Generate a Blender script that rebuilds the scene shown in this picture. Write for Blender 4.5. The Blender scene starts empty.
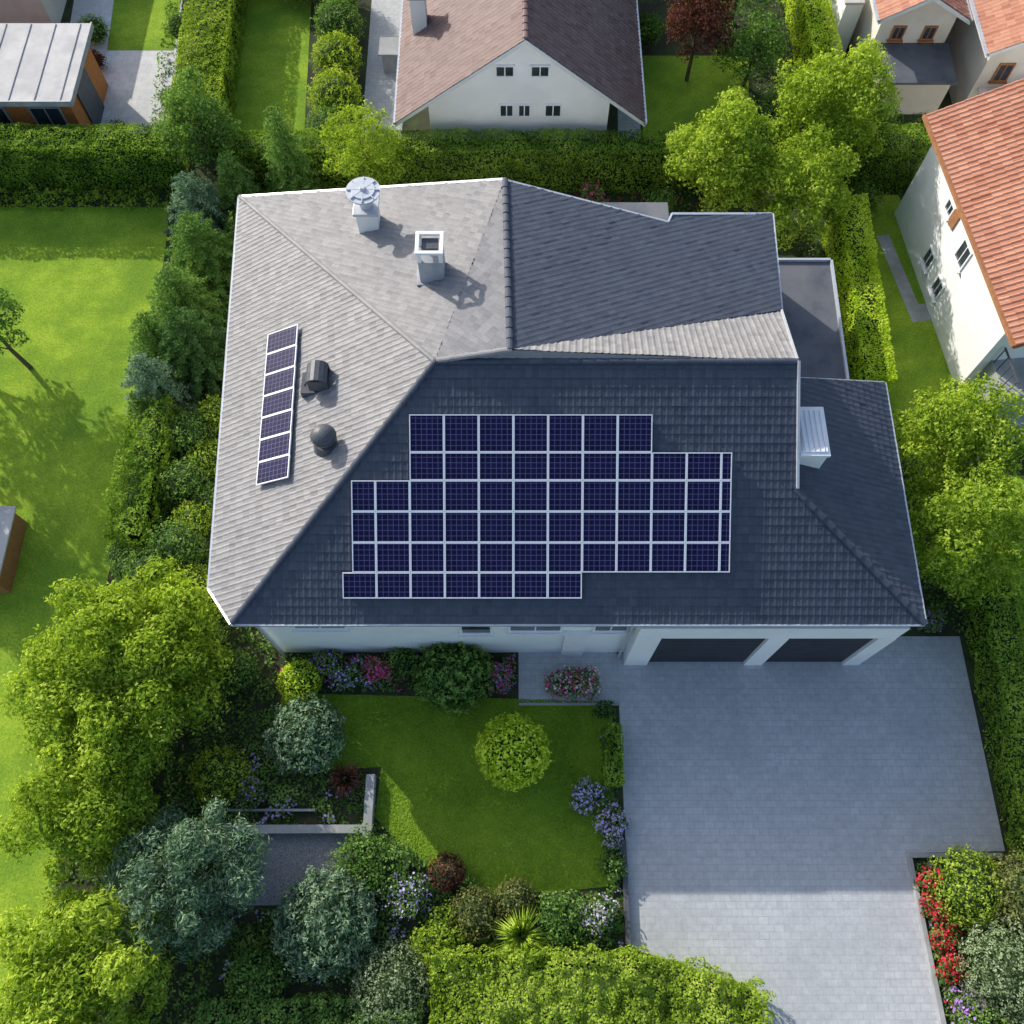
import bpy, math, numpy as np
from mathutils import Vector, Matrix, noise
R=np.random.default_rng(7)
COL=bpy.context.scene.collection
D2=math.radians
# ------------------------------------------------------------ materials
def newmat(n):
    m=bpy.data.materials.new(n);m.use_nodes=True
    nt=m.node_tree;nt.nodes.clear()
    out=nt.nodes.new('ShaderNodeOutputMaterial');return m,nt,out
def c4(c): return (c[0],c[1],c[2],1)
def mixc(nt,fac,a,b,bt='MIX'):
    m=nt.nodes.new('ShaderNodeMix');m.data_type='RGBA';m.blend_type=bt
    for s,v in ((0,fac),(6,a),(7,b)):
        if hasattr(v,'links'): nt.links.new(v,m.inputs[s])
        elif s==0: m.inputs[0].default_value=v
        else: m.inputs[s].default_value=c4(v)
    return m.outputs[2]
def rng_map(nt,src,a,b,c=0,d=1):
    m=nt.nodes.new('ShaderNodeMapRange');nt.links.new(src,m.inputs[0])
    for i,v in enumerate((a,b,c,d)): m.inputs[i+1].default_value=v
    return m.outputs[0]
def nz(nt,vec,scale,detail=4,rough=.6):
    n=nt.nodes.new('ShaderNodeTexNoise');n.inputs['Scale'].default_value=scale
    n.inputs['Detail'].default_value=detail;n.inputs['Roughness'].default_value=rough
    if vec: nt.links.new(vec,n.inputs['Vector'])
    return n.outputs[0]
def gray(nt,src):
    v=nt.nodes.new('ShaderNodeCombineColor')
    for i in range(3): nt.links.new(src,v.inputs[i])
    return v.outputs[0]
def gmat(name,c1,c2,scale=3,rough=.8,bump=.2,bscale=30,c3=None,s3=.6,metal=0,spec=.3,dist=.02,speck=None):
    m,nt,out=newmat(name)
    tc=nt.nodes.new('ShaderNodeTexCoord').outputs['Object']
    f=rng_map(nt,nz(nt,tc,scale),.35,.65)
    col=mixc(nt,f,c1,c2)
    if c3: col=mixc(nt,rng_map(nt,nz(nt,tc,s3,3),.42,.62),col,c3)
    if speck: col=mixc(nt,1,col,gray(nt,rng_map(nt,nz(nt,tc,speck,3,.8),.32,.68,.68,1.28)),'MULTIPLY')
    p=nt.nodes.new('ShaderNodeBsdfPrincipled');p.inputs['Roughness'].default_value=rough
    p.inputs['Metallic'].default_value=metal;p.inputs['Specular IOR Level'].default_value=spec
    nt.links.new(col,p.inputs['Base Color'])
    if bump:
        b=nt.nodes.new('ShaderNodeBump');b.inputs['Strength'].default_value=bump;b.inputs['Distance'].default_value=dist
        nt.links.new(nz(nt,tc,bscale,3),b.inputs['Height']);nt.links.new(b.outputs[0],p.inputs['Normal'])
    nt.links.new(p.outputs[0],out.inputs[0]);return m
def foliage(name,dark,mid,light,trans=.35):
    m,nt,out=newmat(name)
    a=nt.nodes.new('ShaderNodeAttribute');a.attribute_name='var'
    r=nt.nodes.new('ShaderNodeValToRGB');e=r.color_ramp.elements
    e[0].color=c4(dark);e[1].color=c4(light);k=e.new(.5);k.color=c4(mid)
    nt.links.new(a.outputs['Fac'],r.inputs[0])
    p=nt.nodes.new('ShaderNodeBsdfDiffuse');nt.links.new(r.outputs[0],p.inputs[0])
    t=nt.nodes.new('ShaderNodeBsdfTranslucent')
    nt.links.new(mixc(nt,1,r.outputs[0],(1.3,1.3,.6),'MULTIPLY'),t.inputs[0])
    x=nt.nodes.new('ShaderNodeMixShader');x.inputs[0].default_value=trans
    nt.links.new(p.outputs[0],x.inputs[1]);nt.links.new(t.outputs[0],x.inputs[2]);nt.links.new(x.outputs[0],out.inputs[0]);return m
def tilemat(name,dark,light,warm):
    m,nt,out=newmat(name)
    a=nt.nodes.new('ShaderNodeAttribute');a.attribute_name='var'
    tc=nt.nodes.new('ShaderNodeTexCoord').outputs['Object']
    col=mixc(nt,a.outputs['Fac'],dark,light)
    col=mixc(nt,rng_map(nt,nz(nt,tc,.7,5,.7),.42,.7,0,.4),col,warm)
    col=mixc(nt,1,col,gray(nt,rng_map(nt,nz(nt,tc,9,4,.8),.3,.75,.84,1.12)),'MULTIPLY')
    p=nt.nodes.new('ShaderNodeBsdfPrincipled');p.inputs['Roughness'].default_value=.6;p.inputs['Specular IOR Level'].default_value=.25
    nt.links.new(col,p.inputs['Base Color'])
    nt.links.new(p.outputs[0],out.inputs[0]);return m
def pavermat(name,c1,c2,mortar,bw,bh,stain,rot=0):
    m,nt,out=newmat(name)
    tc=nt.nodes.new('ShaderNodeTexCoord').outputs['Object']
    b=nt.nodes.new('ShaderNodeTexBrick');nt.links.new(tc,b.inputs['Vector'])
    b.inputs['Scale'].default_value=1;b.inputs['Brick Width'].default_value=bw;b.inputs['Row Height'].default_value=bh
    b.inputs['Mortar Size'].default_value=.008;b.inputs['Mortar Smooth'].default_value=.5;b.inputs['Bias'].default_value=0
    b.inputs['Color1'].default_value=c4(c1);b.inputs['Color2'].default_value=c4(c2);b.inputs['Mortar'].default_value=c4(mortar)
    col=mixc(nt,rng_map(nt,nz(nt,tc,.35,5,.7),.42,.68,0,.8),b.outputs[0],stain)
    col=mixc(nt,1,col,gray(nt,rng_map(nt,nz(nt,tc,4,5,.8),.3,.7,.84,1.12)),'MULTIPLY')
    p=nt.nodes.new('ShaderNodeBsdfPrincipled');p.inputs['Roughness'].default_value=.8;p.inputs['Specular IOR Level'].default_value=.3
    nt.links.new(col,p.inputs['Base Color'])
    bp=nt.nodes.new('ShaderNodeBump');bp.inputs['Strength'].default_value=.4;bp.inputs['Distance'].default_value=.006;bp.invert=True
    nt.links.new(b.outputs['Fac'],bp.inputs['Height']);nt.links.new(bp.outputs[0],p.inputs['Normal'])
    nt.links.new(p.outputs[0],out.inputs[0]);return m
def cellmat():
    m,nt,out=newmat('solar_cells')
    tc=nt.nodes.new('ShaderNodeTexCoord').outputs['UV']
    b=nt.nodes.new('ShaderNodeTexBrick');nt.links.new(tc,b.inputs['Vector']);b.offset=0
    b.inputs['Scale'].default_value=1;b.inputs['Brick Width'].default_value=.14;b.inputs['Row Height'].default_value=.14
    b.inputs['Mortar Size'].default_value=.007;b.inputs['Bias'].default_value=0
    b.inputs['Color1'].default_value=(.006,.006,.036,1);b.inputs['Color2'].default_value=(.012,.012,.06,1);b.inputs['Mortar'].default_value=(.1,.1,.21,1)
    p=nt.nodes.new('ShaderNodeBsdfPrincipled');p.inputs['Roughness'].default_value=.4
    p.inputs['Specular IOR Level'].default_value=.12
    nt.links.new(b.outputs[0],p.inputs['Base Color']);nt.links.new(p.outputs[0],out.inputs[0]);return m

M={}
M['grass']=gmat('lawn_grass',(.23,.36,.028),(.32,.45,.042),1.6,.95,.5,45,(.17,.29,.028),.45,dist=.03,speck=14,spec=.1)
M['soil']=gmat('soil',(.05,.045,.03),(.07,.075,.035),6,.95,.6,25,(.03,.045,.016),2,dist=.05)
M['ground']=gmat('ground',(.04,.06,.022),(.06,.09,.03),1.5,.95,.6,20,(.04,.04,.025),.8,dist=.05)
M['paver']=pavermat('driveway_paving',(.45,.46,.47),(.5,.51,.52),(.34,.35,.37),.28,.19,(.39,.4,.41))
M['patio']=pavermat('patio_paving',(.6,.59,.57),(.67,.65,.63),(.42,.42,.42),.5,.5,(.5,.5,.49))
M['gravel']=gmat('gravel',(.16,.165,.18),(.38,.39,.41),26,.9,1,45,dist=.03)
M['tile']=tilemat('grey_tile_sunlit',(.2,.198,.205),(.31,.303,.304),(.29,.277,.27))  # main roof tile, pale copy for the sunlit slopes
M['shadetile']=tilemat('grey_tile_shaded',(.052,.063,.09),(.076,.091,.122),(.08,.092,.117))  # same roof tile with shade darkened into the colour: south, east and wing slopes
M['redtile']=tilemat('terracotta_tile',(.36,.14,.085),(.56,.28,.18),(.46,.23,.16))
M['browntile']=tilemat('brown_tile',(.12,.068,.062),(.19,.125,.118),(.18,.125,.12))
M['under']=gmat('roof_edge_dark',(.08,.085,.095),(.1,.105,.11),4,.7,.1)
M['fascia']=gmat('white_fascia',(.62,.64,.66),(.7,.71,.72),2,.45,.05)
M['gutter']=gmat('zinc_gutter',(.5,.53,.57),(.6,.62,.65),2,.35,.05,metal=.3)
M['render']=gmat('white_render',(.86,.86,.85),(.9,.9,.89),1.2,.85,.15,60,(.82,.82,.81),.5)
M['cream']=gmat('cream_render',(.72,.66,.58),(.78,.73,.66),1.2,.85,.2,60,(.64,.58,.51),.5)
M['grey']=gmat('grey_metal',(.3,.31,.34),(.4,.41,.44),3,.5,.1)
M['flat']=gmat('flat_roof_felt',(.08,.09,.11),(.115,.125,.145),2.5,.85,.3,40,(.14,.145,.16),.7)
M['darkmetal']=gmat('dark_metal',(.07,.075,.09),(.1,.105,.12),5,.45,.05)
M['door']=gmat('garage_door_paint',(.025,.028,.036),(.035,.04,.048),2,.5,.05)
M['glass']=gmat('window_glass',(.02,.03,.04),(.05,.065,.08),1.5,.08,0,spec=.8)
M['white']=gmat('white_metal',(.8,.81,.82),(.85,.85,.86),3,.4,.05)
M['panelframe']=gmat('panel_frame',(.82,.84,.87),(.88,.89,.92),3,.4,0)
M['cells']=cellmat()
M['conc']=gmat('concrete',(.33,.34,.35),(.42,.42,.42),3,.85,.3,40,(.28,.29,.28),.9)
M['orange']=gmat('orange_wood',(.5,.16,.045),(.6,.22,.06),8,.7,.2)
M['lightroof']=gmat('light_membrane',(.5,.48,.46),(.6,.57,.54),1.5,.8,.1,c3=(.44,.43,.42),s3=.8)
M['bark']=gmat('bark',(.09,.07,.045),(.15,.12,.08),12,.95,.6,30)
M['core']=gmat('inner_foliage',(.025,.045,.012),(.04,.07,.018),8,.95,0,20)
M['shutter']=gmat('brown_wood',(.3,.13,.06),(.38,.18,.08),6,.7,.1)
F={}
F['lime']=foliage('lime_leaves',(.11,.19,.022),(.3,.43,.045),(.53,.63,.11),.42)
F['bright']=foliage('bright_lime_leaves',(.24,.38,.02),(.5,.66,.05),(.72,.82,.12),.4)
F['green']=foliage('green_leaves',(.05,.11,.03),(.145,.27,.06),(.29,.43,.11))
F['dark']=foliage('dark_leaves',(.03,.07,.025),(.075,.16,.05),(.16,.27,.085))
F['blue']=foliage('blue_green_needles',(.055,.11,.065),(.15,.25,.15),(.31,.42,.27),.25)
F['pale']=foliage('pale_leaves',(.11,.16,.08),(.26,.34,.18),(.45,.52,.33))
F['hedge']=foliage('hedge_leaves',(.065,.12,.018),(.18,.31,.035),(.36,.49,.08))
F['olive']=foliage('olive_leaves',(.07,.08,.03),(.17,.19,.06),(.3,.32,.11))
F['red']=foliage('red_leaves',(.06,.022,.02),(.15,.055,.045),(.25,.12,.09))
F['blade']=foliage('grass_blades',(.14,.25,.025),(.24,.38,.035),(.36,.5,.06),.3)
def petal(n,c): return foliage(n,[x*.6 for x in c],c,[min(1,x*1.3) for x in c],.25)
F['pink']=petal('pink_petals',(.72,.1,.3));F['purple']=petal('purple_petals',(.4,.24,.58));F['redp']=petal('red_petals',(.62,.04,.07));F['whitep']=petal('white_petals',(.65,.6,.62));F['lav']=petal('lavender_petals',(.5,.43,.72))
# ------------------------------------------------------------ mesh helpers
class MB:
    def __init__(s): s.v=[];s.f=[];s.m=[];s.var=[];s.uv=None
    def add(s,vs,fs,mi=0,var=.5):
        o=len(s.v);s.v+= [tuple(a) for a in vs]
        for f in fs: s.f.append([o+i for i in f]);s.m.append(mi);s.var.append(var)
        return s
    def box(s,x0,y0,z0,x1,y1,z1,mi=0,T=None):
        vs=[(x,y,z) for z in(z0,z1) for x,y in((x0,y0),(x1,y0),(x1,y1),(x0,y1))]
        if T: vs=[tuple(T@Vector(v)) for v in vs]
        return s.add(vs,[(3,2,1,0),(4,5,6,7),(0,1,5,4),(1,2,6,5),(2,3,7,6),(3,0,4,7)],mi)
    def prism(s,poly,z0,z1,mi=0):
        n=len(poly);zb=z0 if isinstance(z0,(list,tuple)) else [z0]*n;zt=z1 if isinstance(z1,(list,tuple)) else [z1]*n
        a=sum(poly[i][0]*poly[(i+1)%n][1]-poly[(i+1)%n][0]*poly[i][1] for i in range(n))
        if a<0: poly=poly[::-1];zb=zb[::-1];zt=zt[::-1]
        vs=[(p[0],p[1],z) for p,z in zip(poly,zb)]+[(p[0],p[1],z) for p,z in zip(poly,zt)]
        fs=[tuple(range(n-1,-1,-1)),tuple(range(n,2*n))]+[(i,(i+1)%n,n+(i+1)%n,n+i) for i in range(n)]
        return s.add(vs,fs,mi)
    def cyl(s,p,q,r0,r1,n=12,mi=0,cap=True):
        p=Vector(p);q=Vector(q);d=(q-p).normalized();a=d.orthogonal().normalized();b=d.cross(a)
        vs=[];
        for c,r in((p,r0),(q,r1)):
            for i in range(n):
                t=2*math.pi*i/n;vs.append(c+a*r*math.cos(t)+b*r*math.sin(t))
        fs=[(i,(i+1)%n,n+(i+1)%n,n+i) for i in range(n)]
        if cap: fs+=[tuple(range(n-1,-1,-1)),tuple(range(n,2*n))]
        return s.add(vs,fs,mi)
    def beam(s,p,q,w,h,mi=0,up=Vector((0,0,1))):
        p=Vector(p);q=Vector(q);d=(q-p).normalized();a=d.cross(up).normalized();b=a.cross(d).normalized()
        vs=[]
        for c in(p,q):
            for i,j in((-1,-1),(1,-1),(1,1),(-1,1)): vs.append(c+a*w/2*i+b*h/2*j)
        return s.add(vs,[(0,1,2,3),(7,6,5,4),(0,4,5,1),(1,5,6,2),(2,6,7,3),(3,7,4,0)],mi)
    def dome(s,c,r,rz,n=16,k=6,mi=0):
        vs=[];
        for j in range(k):
            t=math.pi/2*j/k
            for i in range(n):
                a=2*math.pi*i/n;vs.append((c[0]+r*math.cos(t)*math.cos(a),c[1]+r*math.cos(t)*math.sin(a),c[2]+rz*math.sin(t)))
        vs.append((c[0],c[1],c[2]+rz))
        fs=[(j*n+i,j*n+(i+1)%n,(j+1)*n+(i+1)%n,(j+1)*n+i) for j in range(k-1) for i in range(n)]
        fs+=[((k-1)*n+i,(k-1)*n+(i+1)%n,k*n) for i in range(n)]
        return s.add(vs,fs,mi)
    def obj(s,name,mats,origin=(0,0,0),parent=None,smooth=False,bevel=0):
        me=bpy.data.meshes.new(name);o=Vector(origin)
        me.from_pydata([tuple(Vector(v)-o) for v in s.v],[],s.f)
        for m in mats: me.materials.append(m)
        me.polygons.foreach_set('material_index',s.m)
        at=me.attributes.new('var','FLOAT','FACE');at.data.foreach_set('value',s.var)
        if smooth: me.polygons.foreach_set('use_smooth',[True]*len(me.polygons))
        me.update()
        ob=bpy.data.objects.new(name,me);COL.objects.link(ob)
        if parent: ob.parent=parent
        else: ob.location=o
        if bevel:
            b=ob.modifiers.new('bevel','BEVEL');b.width=bevel;b.segments=2;b.limit_method='ANGLE'
        return ob
def thing(name,loc,label,cat,group=None):
    e=bpy.data.objects.new(name,None);e.location=loc;e.empty_display_size=.3;COL.objects.link(e)
    e['label']=label;e['category']=cat
    if group:e['group']=group
    return e
def tag(o,label,cat,group=None):
    o['label']=label;o['category']=cat
    if group:o['group']=group
    return o
def sheet(name,poly,z,mat,kind='structure'):
    b=MB();n=len(poly)
    a=sum(poly[i][0]*poly[(i+1)%n][1]-poly[(i+1)%n][0]*poly[i][1] for i in range(n))
    if a<0: poly=poly[::-1]
    b.add([(x,y,z) for x,y in poly],[tuple(range(n))]);o=b.obj(name,[mat]);o['kind']=kind;return o
# ---- tiles
def clip(poly,ax,val,keep_less):
    out=[];n=len(poly)
    for i in range(n):
        a=poly[i];b=poly[(i+1)%n];da=a[ax]-val;db=b[ax]-val
        if keep_less: da=-da;db=-db
        if da>=0: out.append(a)
        if (da>=0)!=(db>=0):
            t=da/(da-db);out.append((a[0]+(b[0]-a[0])*t,a[1]+(b[1]-a[1])*t))
    return out
def planez(p3):
    a,b,c=[Vector(p) for p in p3];n=(b-a).cross(c-a)
    if n.z<0:n=-n
    n.normalize()
    return n,lambda x,y:a.z-(n.x*(x-a.x)+n.y*(y-a.y))/n.z
def tiles(mb,p3,poly,tw=.17,th=.235,step=.018,rib=.012,lift=.02,mi=0):
    n,zf=planez(p3)
    d=Vector((n.x,n.y,0)).normalized();d=(d-n*d.dot(n)).normalized()
    V=-d;U=V.cross(n).normalized()
    if U.cross(V).dot(n)<0: U=-U
    O=Vector((poly[0][0],poly[0][1],zf(*poly[0][:2])))
    P=[]
    for p in poly:
        w=Vector((p[0],p[1],zf(p[0],p[1])))-O;P.append((w.dot(U),w.dot(V)))
    ar=sum(P[i][0]*P[(i+1)%len(P)][1]-P[(i+1)%len(P)][0]*P[i][1] for i in range(len(P)))
    if ar<0:P=P[::-1]
    v0=min(p[1] for p in P);v1=max(p[1] for p in P)
    prof=[(0,0),(.3,1),(.6,0),(1,0)]
    def pr(t):
        for (a,ha),(b,hb) in zip(prof,prof[1:]):
            if t<=b+1e-6: return ha+(hb-ha)*(t-a)/(b-a)
        return 0
    v=v0
    while v<v1-1e-4:
        row=clip(clip(P,1,v,False),1,v+th,True)
        if len(row)>=3:
            u0=min(p[0] for p in row);u1=max(p[0] for p in row)
            j=math.floor(u0/tw)
            while j*tw<u1:
                var=float(np.clip(R.normal(.5,.24),0,1));jit=R.normal(0,.0025)
                cell=clip(clip(row,0,j*tw,False),0,(j+1)*tw,True)
                if len(cell)>=3:
                    for (a,_),(b,_) in zip(prof,prof[1:]):
                        q=clip(clip(cell,0,(j+a)*tw,False),0,(j+b)*tw,True)
                        if len(q)<3: continue
                        def pos(c,extra=0):
                            h=lift+step*(1-(c[1]-v)/th)+rib*pr(min(1,max(0,c[0]/tw-j)))+jit
                            return O+U*c[0]+V*c[1]+n*(h if not extra else lift-.02)
                        vs=[pos(c) for c in q]
                        mb.add(vs,[tuple(range(len(vs)))],mi,var)
                        lo=[k for k in range(len(q)) if abs(q[k][1]-v)<1e-5 and abs(q[(k+1)%len(q)][1]-v)<1e-5]
                        for k in lo:
                            c1=q[k];c2=q[(k+1)%len(q)]
                            mb.add([pos(c1),pos(c1,1),pos(c2,1),pos(c2)],[(0,1,2,3)],mi,var*.3)
                j+=1
        v+=th
def slab(mb,p3,poly,t=.2,off=0.0,mi=0):
    n,zf=planez(p3);zt=[zf(p[0],p[1])+off for p in poly]
    mb.prism([p[:2] for p in poly],[z-t for z in zt],zt,mi)
def caps(mb,p,q,r=.095,l=.34,mi=0):
    p=Vector(p);q=Vector(q);L=(q-p).length;k=max(1,int(L/l));d=(q-p)/k
    for i in range(k):
        a=p+d*i;b=p+d*(i+1.12);dn=d.normalized();s=dn.cross(Vector((0,0,1))).normalized();u=s.cross(dn)
        vs=[];m=7
        for c,rr,o in((a,r*1.08,.015),(b,r*.92,0)):
            for j in range(m):
                t=math.pi*j/(m-1);vs.append(c+s*rr*math.cos(t)*1.1+u*(rr*math.sin(t)*.75-.03+o))
        mb.add(vs,[(j,j+1,m+j+1,m+j) for j in range(m-1)]+[tuple(range(m-1,-1,-1))],mi,float(np.clip(R.normal(.55,.2),0,1)))
# ------------------------------------------------------------ foliage
def leafmesh(name,sets,origin,parent=None,core=None):
    V=[];mi=[];va=[];mats=[]
    for k,(P,Nn,size,asp,var,mat) in enumerate(sets):
        n=len(P)
        if n==0: mats.append(mat);continue
        d=Nn+R.normal(0,.5,(n,3));d/=np.linalg.norm(d,axis=1)[:,None]+1e-9
        t=np.cross(d,R.normal(0,1,(n,3)));t/=np.linalg.norm(t,axis=1)[:,None]+1e-9
        b=np.cross(d,t);s=(size*R.uniform(.6,1.35,n))[:,None]
        q=np.stack([P-t*s*.5,P+b*s*.5*asp-t*s*.05,P+t*s*.5,P-b*s*.5*asp-t*s*.05],1)
        V.append(q.reshape(-1,3));mi+= [k]*n;va.append(np.clip(var,0,1));mats.append(mat)
    V=np.concatenate(V);nl=len(V)//4
    cv=[];cf=[]
    if core: cv=core.v;cf=core.f
    allv=np.concatenate([V,np.array(cv,dtype=float).reshape(-1,3)]) if len(cv) else V
    me=bpy.data.meshes.new(name)
    me.vertices.add(len(allv));me.vertices.foreach_set('co',(allv-np.array(origin)).astype(np.float32).ravel())
    loops=np.arange(nl*4);ls=np.arange(nl)*4;lt=np.full(nl,4)
    if len(cf):
        cl=np.array([i+nl*4 for f in cf for i in f]);ln=np.array([len(f) for f in cf])
        cs=nl*4+np.concatenate([[0],np.cumsum(ln)[:-1]])
        loops=np.concatenate([loops,cl]);ls=np.concatenate([ls,cs]);lt=np.concatenate([lt,ln])
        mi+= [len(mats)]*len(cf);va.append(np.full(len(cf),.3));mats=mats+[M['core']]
    me.loops.add(len(loops));me.loops.foreach_set('vertex_index',loops.astype(np.int32))
    me.polygons.add(len(ls));me.polygons.foreach_set('loop_start',ls.astype(np.int32));me.polygons.foreach_set('loop_total',lt.astype(np.int32))
    for m in mats: me.materials.append(m)
    me.polygons.foreach_set('material_index',np.array(mi,dtype=np.int32))
    at=me.attributes.new('var','FLOAT','FACE');at.data.foreach_set('value',np.concatenate(va).astype(np.float32))
    me.update(calc_edges=True);me.validate()
    o=bpy.data.objects.new(name,me);COL.objects.link(o)
    if parent:o.parent=parent
    else:o.location=origin
    return o
def lobes_ell(c,rx,ry,rz,n,lr):
    L=[]
    for i in range(n):
        z=1-2*(i+.5)/n*.82;a=i*2.39996+R.uniform(-.4,.4);s=math.sqrt(max(0,1-z*z));k=R.uniform(.45,1.0)
        r=lr*R.uniform(.5,1.3)
        L.append((c[0]+rx*k*s*math.cos(a),c[1]+ry*k*s*math.sin(a),c[2]+rz*k*z,r))
    L.append((c[0],c[1],c[2],lr*1.3))
    return L
def lobe_pts(L,dens,zmin=-.5):
    PS=[];NS=[];VS=[];A=np.array(L)
    for (x,y,z,r) in L:
        n=int(4*math.pi*r*r*dens)
        d=R.normal(0,1,(n,3));d/=np.linalg.norm(d,axis=1)[:,None]
        d=d[d[:,2]>zmin];n=len(d)
        f=.58+.47*np.sqrt(R.random(n))
        bump=np.array([noise.noise(Vector((a[0]*3.6+x,a[1]*3.6+y,a[2]*3.6))) for a in d])
        rad=r*f*(1+.65*bump)
        P=np.array([x,y,z])+d*rad[:,None]
        ins=np.zeros(n,bool)
        for (X,Y,Z,Q) in L:
            if (X,Y,Z)==(x,y,z): continue
            ins|=((P-np.array([X,Y,Z]))**2).sum(1)<(.58*Q)**2
        lv=R.normal(0,.1)
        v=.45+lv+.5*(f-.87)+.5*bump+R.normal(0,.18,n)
        k=~ins;PS.append(P[k]);NS.append(d[k]);VS.append(v[k])
    return np.concatenate(PS),np.concatenate(NS),np.concatenate(VS)
def trunk(parent,top,r,limbs,name='trunk'):
    b=MB();pts=[Vector((0,0,-.1)),Vector((R.uniform(-.1,.1),R.uniform(-.1,.1),top*.5)),Vector((R.uniform(-.2,.2),R.uniform(-.2,.2),top))]
    b.cyl(pts[0],pts[1],r,r*.75,10,cap=False);b.cyl(pts[1],pts[2],r*.75,r*.4,10,cap=False)
    for l in limbs:
        t=R.uniform(.45,.95);s=pts[1].lerp(pts[2],(t-.45)*1.8);q=Vector(l);m=s.lerp(q,.5)+Vector((0,0,.15))
        b.cyl(s,m,r*.35,r*.22,7,cap=False);b.cyl(m,q,r*.22,r*.07,7,cap=False)
    return b.obj(name,[M['bark']],parent=parent,smooth=True)
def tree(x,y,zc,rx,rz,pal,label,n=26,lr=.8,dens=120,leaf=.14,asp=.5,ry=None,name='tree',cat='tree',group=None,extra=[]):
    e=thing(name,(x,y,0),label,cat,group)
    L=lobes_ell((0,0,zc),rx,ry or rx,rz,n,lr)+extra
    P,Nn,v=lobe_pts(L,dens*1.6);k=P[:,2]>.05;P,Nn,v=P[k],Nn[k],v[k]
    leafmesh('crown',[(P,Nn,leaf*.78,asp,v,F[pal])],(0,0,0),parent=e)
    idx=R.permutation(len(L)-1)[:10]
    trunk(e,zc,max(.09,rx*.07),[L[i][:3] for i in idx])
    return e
def conifer(x,y,h,r,pal,label,dens=1.,name='conifer_tree'):
    e=thing(name,(x,y,0),label,'tree')
    P=[];Nn=[];v=[]
    lay=int(h/.28)
    for i in range(lay):
        t=i/lay;z=.25+h*t*.97;rr=r*(1-t)**.75+.06;nb=max(6,int(12*(1-t)+5))
        for j in range(nb):
            a=2*math.pi*(j+R.uniform(-.3,.3))/nb+i;L=rr*R.uniform(.75,1.15);m=int(115*L*dens)+6
            s=R.random(m)**.6;w=.17*(1-s*.6)
            px=s*L*math.cos(a)+R.normal(0,1,m)*w*.8;py=s*L*math.sin(a)+R.normal(0,1,m)*w*.8;pz=z-s*L*.22+R.normal(0,.04,m)
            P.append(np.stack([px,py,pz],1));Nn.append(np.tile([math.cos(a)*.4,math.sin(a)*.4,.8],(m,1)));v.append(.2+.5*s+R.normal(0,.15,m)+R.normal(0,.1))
    leafmesh('crown',[(np.concatenate(P),np.concatenate(Nn),.115,.35,np.concatenate(v),F[pal])],(0,0,0),parent=e,core=None)
    b=MB();b.cyl((0,0,-.1),(0,0,h*.9),.09,.02,8,cap=False);b.obj('trunk',[M['bark']],parent=e,smooth=True)
    return e
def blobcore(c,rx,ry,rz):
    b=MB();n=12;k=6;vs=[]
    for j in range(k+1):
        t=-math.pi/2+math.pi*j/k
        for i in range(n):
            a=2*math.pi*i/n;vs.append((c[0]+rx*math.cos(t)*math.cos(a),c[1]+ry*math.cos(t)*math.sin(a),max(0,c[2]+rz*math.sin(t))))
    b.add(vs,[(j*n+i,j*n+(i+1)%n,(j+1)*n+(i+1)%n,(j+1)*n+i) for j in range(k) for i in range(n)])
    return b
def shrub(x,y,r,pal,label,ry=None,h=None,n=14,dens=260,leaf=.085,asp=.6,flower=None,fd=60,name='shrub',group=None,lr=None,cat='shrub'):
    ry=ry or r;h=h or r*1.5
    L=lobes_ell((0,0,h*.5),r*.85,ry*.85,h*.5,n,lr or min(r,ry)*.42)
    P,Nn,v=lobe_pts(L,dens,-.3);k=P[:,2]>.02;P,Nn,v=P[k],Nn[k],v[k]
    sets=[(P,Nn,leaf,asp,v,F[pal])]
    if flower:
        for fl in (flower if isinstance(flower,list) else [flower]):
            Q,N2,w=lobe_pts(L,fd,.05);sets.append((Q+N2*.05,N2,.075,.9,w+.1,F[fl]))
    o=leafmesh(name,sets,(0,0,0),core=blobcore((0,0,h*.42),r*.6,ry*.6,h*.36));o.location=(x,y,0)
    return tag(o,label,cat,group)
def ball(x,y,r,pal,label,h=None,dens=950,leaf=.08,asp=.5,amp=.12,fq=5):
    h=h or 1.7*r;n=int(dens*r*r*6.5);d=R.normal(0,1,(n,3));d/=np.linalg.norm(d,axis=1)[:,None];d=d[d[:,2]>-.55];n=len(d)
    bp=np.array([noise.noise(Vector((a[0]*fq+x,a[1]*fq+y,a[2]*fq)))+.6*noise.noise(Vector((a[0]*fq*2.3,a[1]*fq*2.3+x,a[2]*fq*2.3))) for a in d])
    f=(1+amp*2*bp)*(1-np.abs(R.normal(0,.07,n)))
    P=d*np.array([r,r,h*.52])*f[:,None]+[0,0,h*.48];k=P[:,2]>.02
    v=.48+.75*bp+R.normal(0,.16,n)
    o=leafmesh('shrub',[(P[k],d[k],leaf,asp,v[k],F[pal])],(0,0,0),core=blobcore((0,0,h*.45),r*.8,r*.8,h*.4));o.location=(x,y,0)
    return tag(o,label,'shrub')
def spiky(x,y,r,pal,label,n=160,name='ornamental_grass'):
    b=MB()
    for i in range(n):
        a=R.uniform(0,6.283);L=r*R.uniform(.5,1.15);d=Vector((math.cos(a),math.sin(a),0));s=Vector((-d.y,d.x,0))*.016
        h=R.uniform(.5,1.1)*r;p0=d*.05;p1=d*L*.5+Vector((0,0,h));p2=d*L+Vector((0,0,h*.55))
        b.add([p0-s,p0+s,p1+s,p1-s,p2],[(0,1,2,3),(3,2,4)],0,float(R.uniform(.2,1)))
    o=b.obj(name,[F[pal]]);o.location=(x,y,0);return tag(o,label,'plant')
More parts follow.
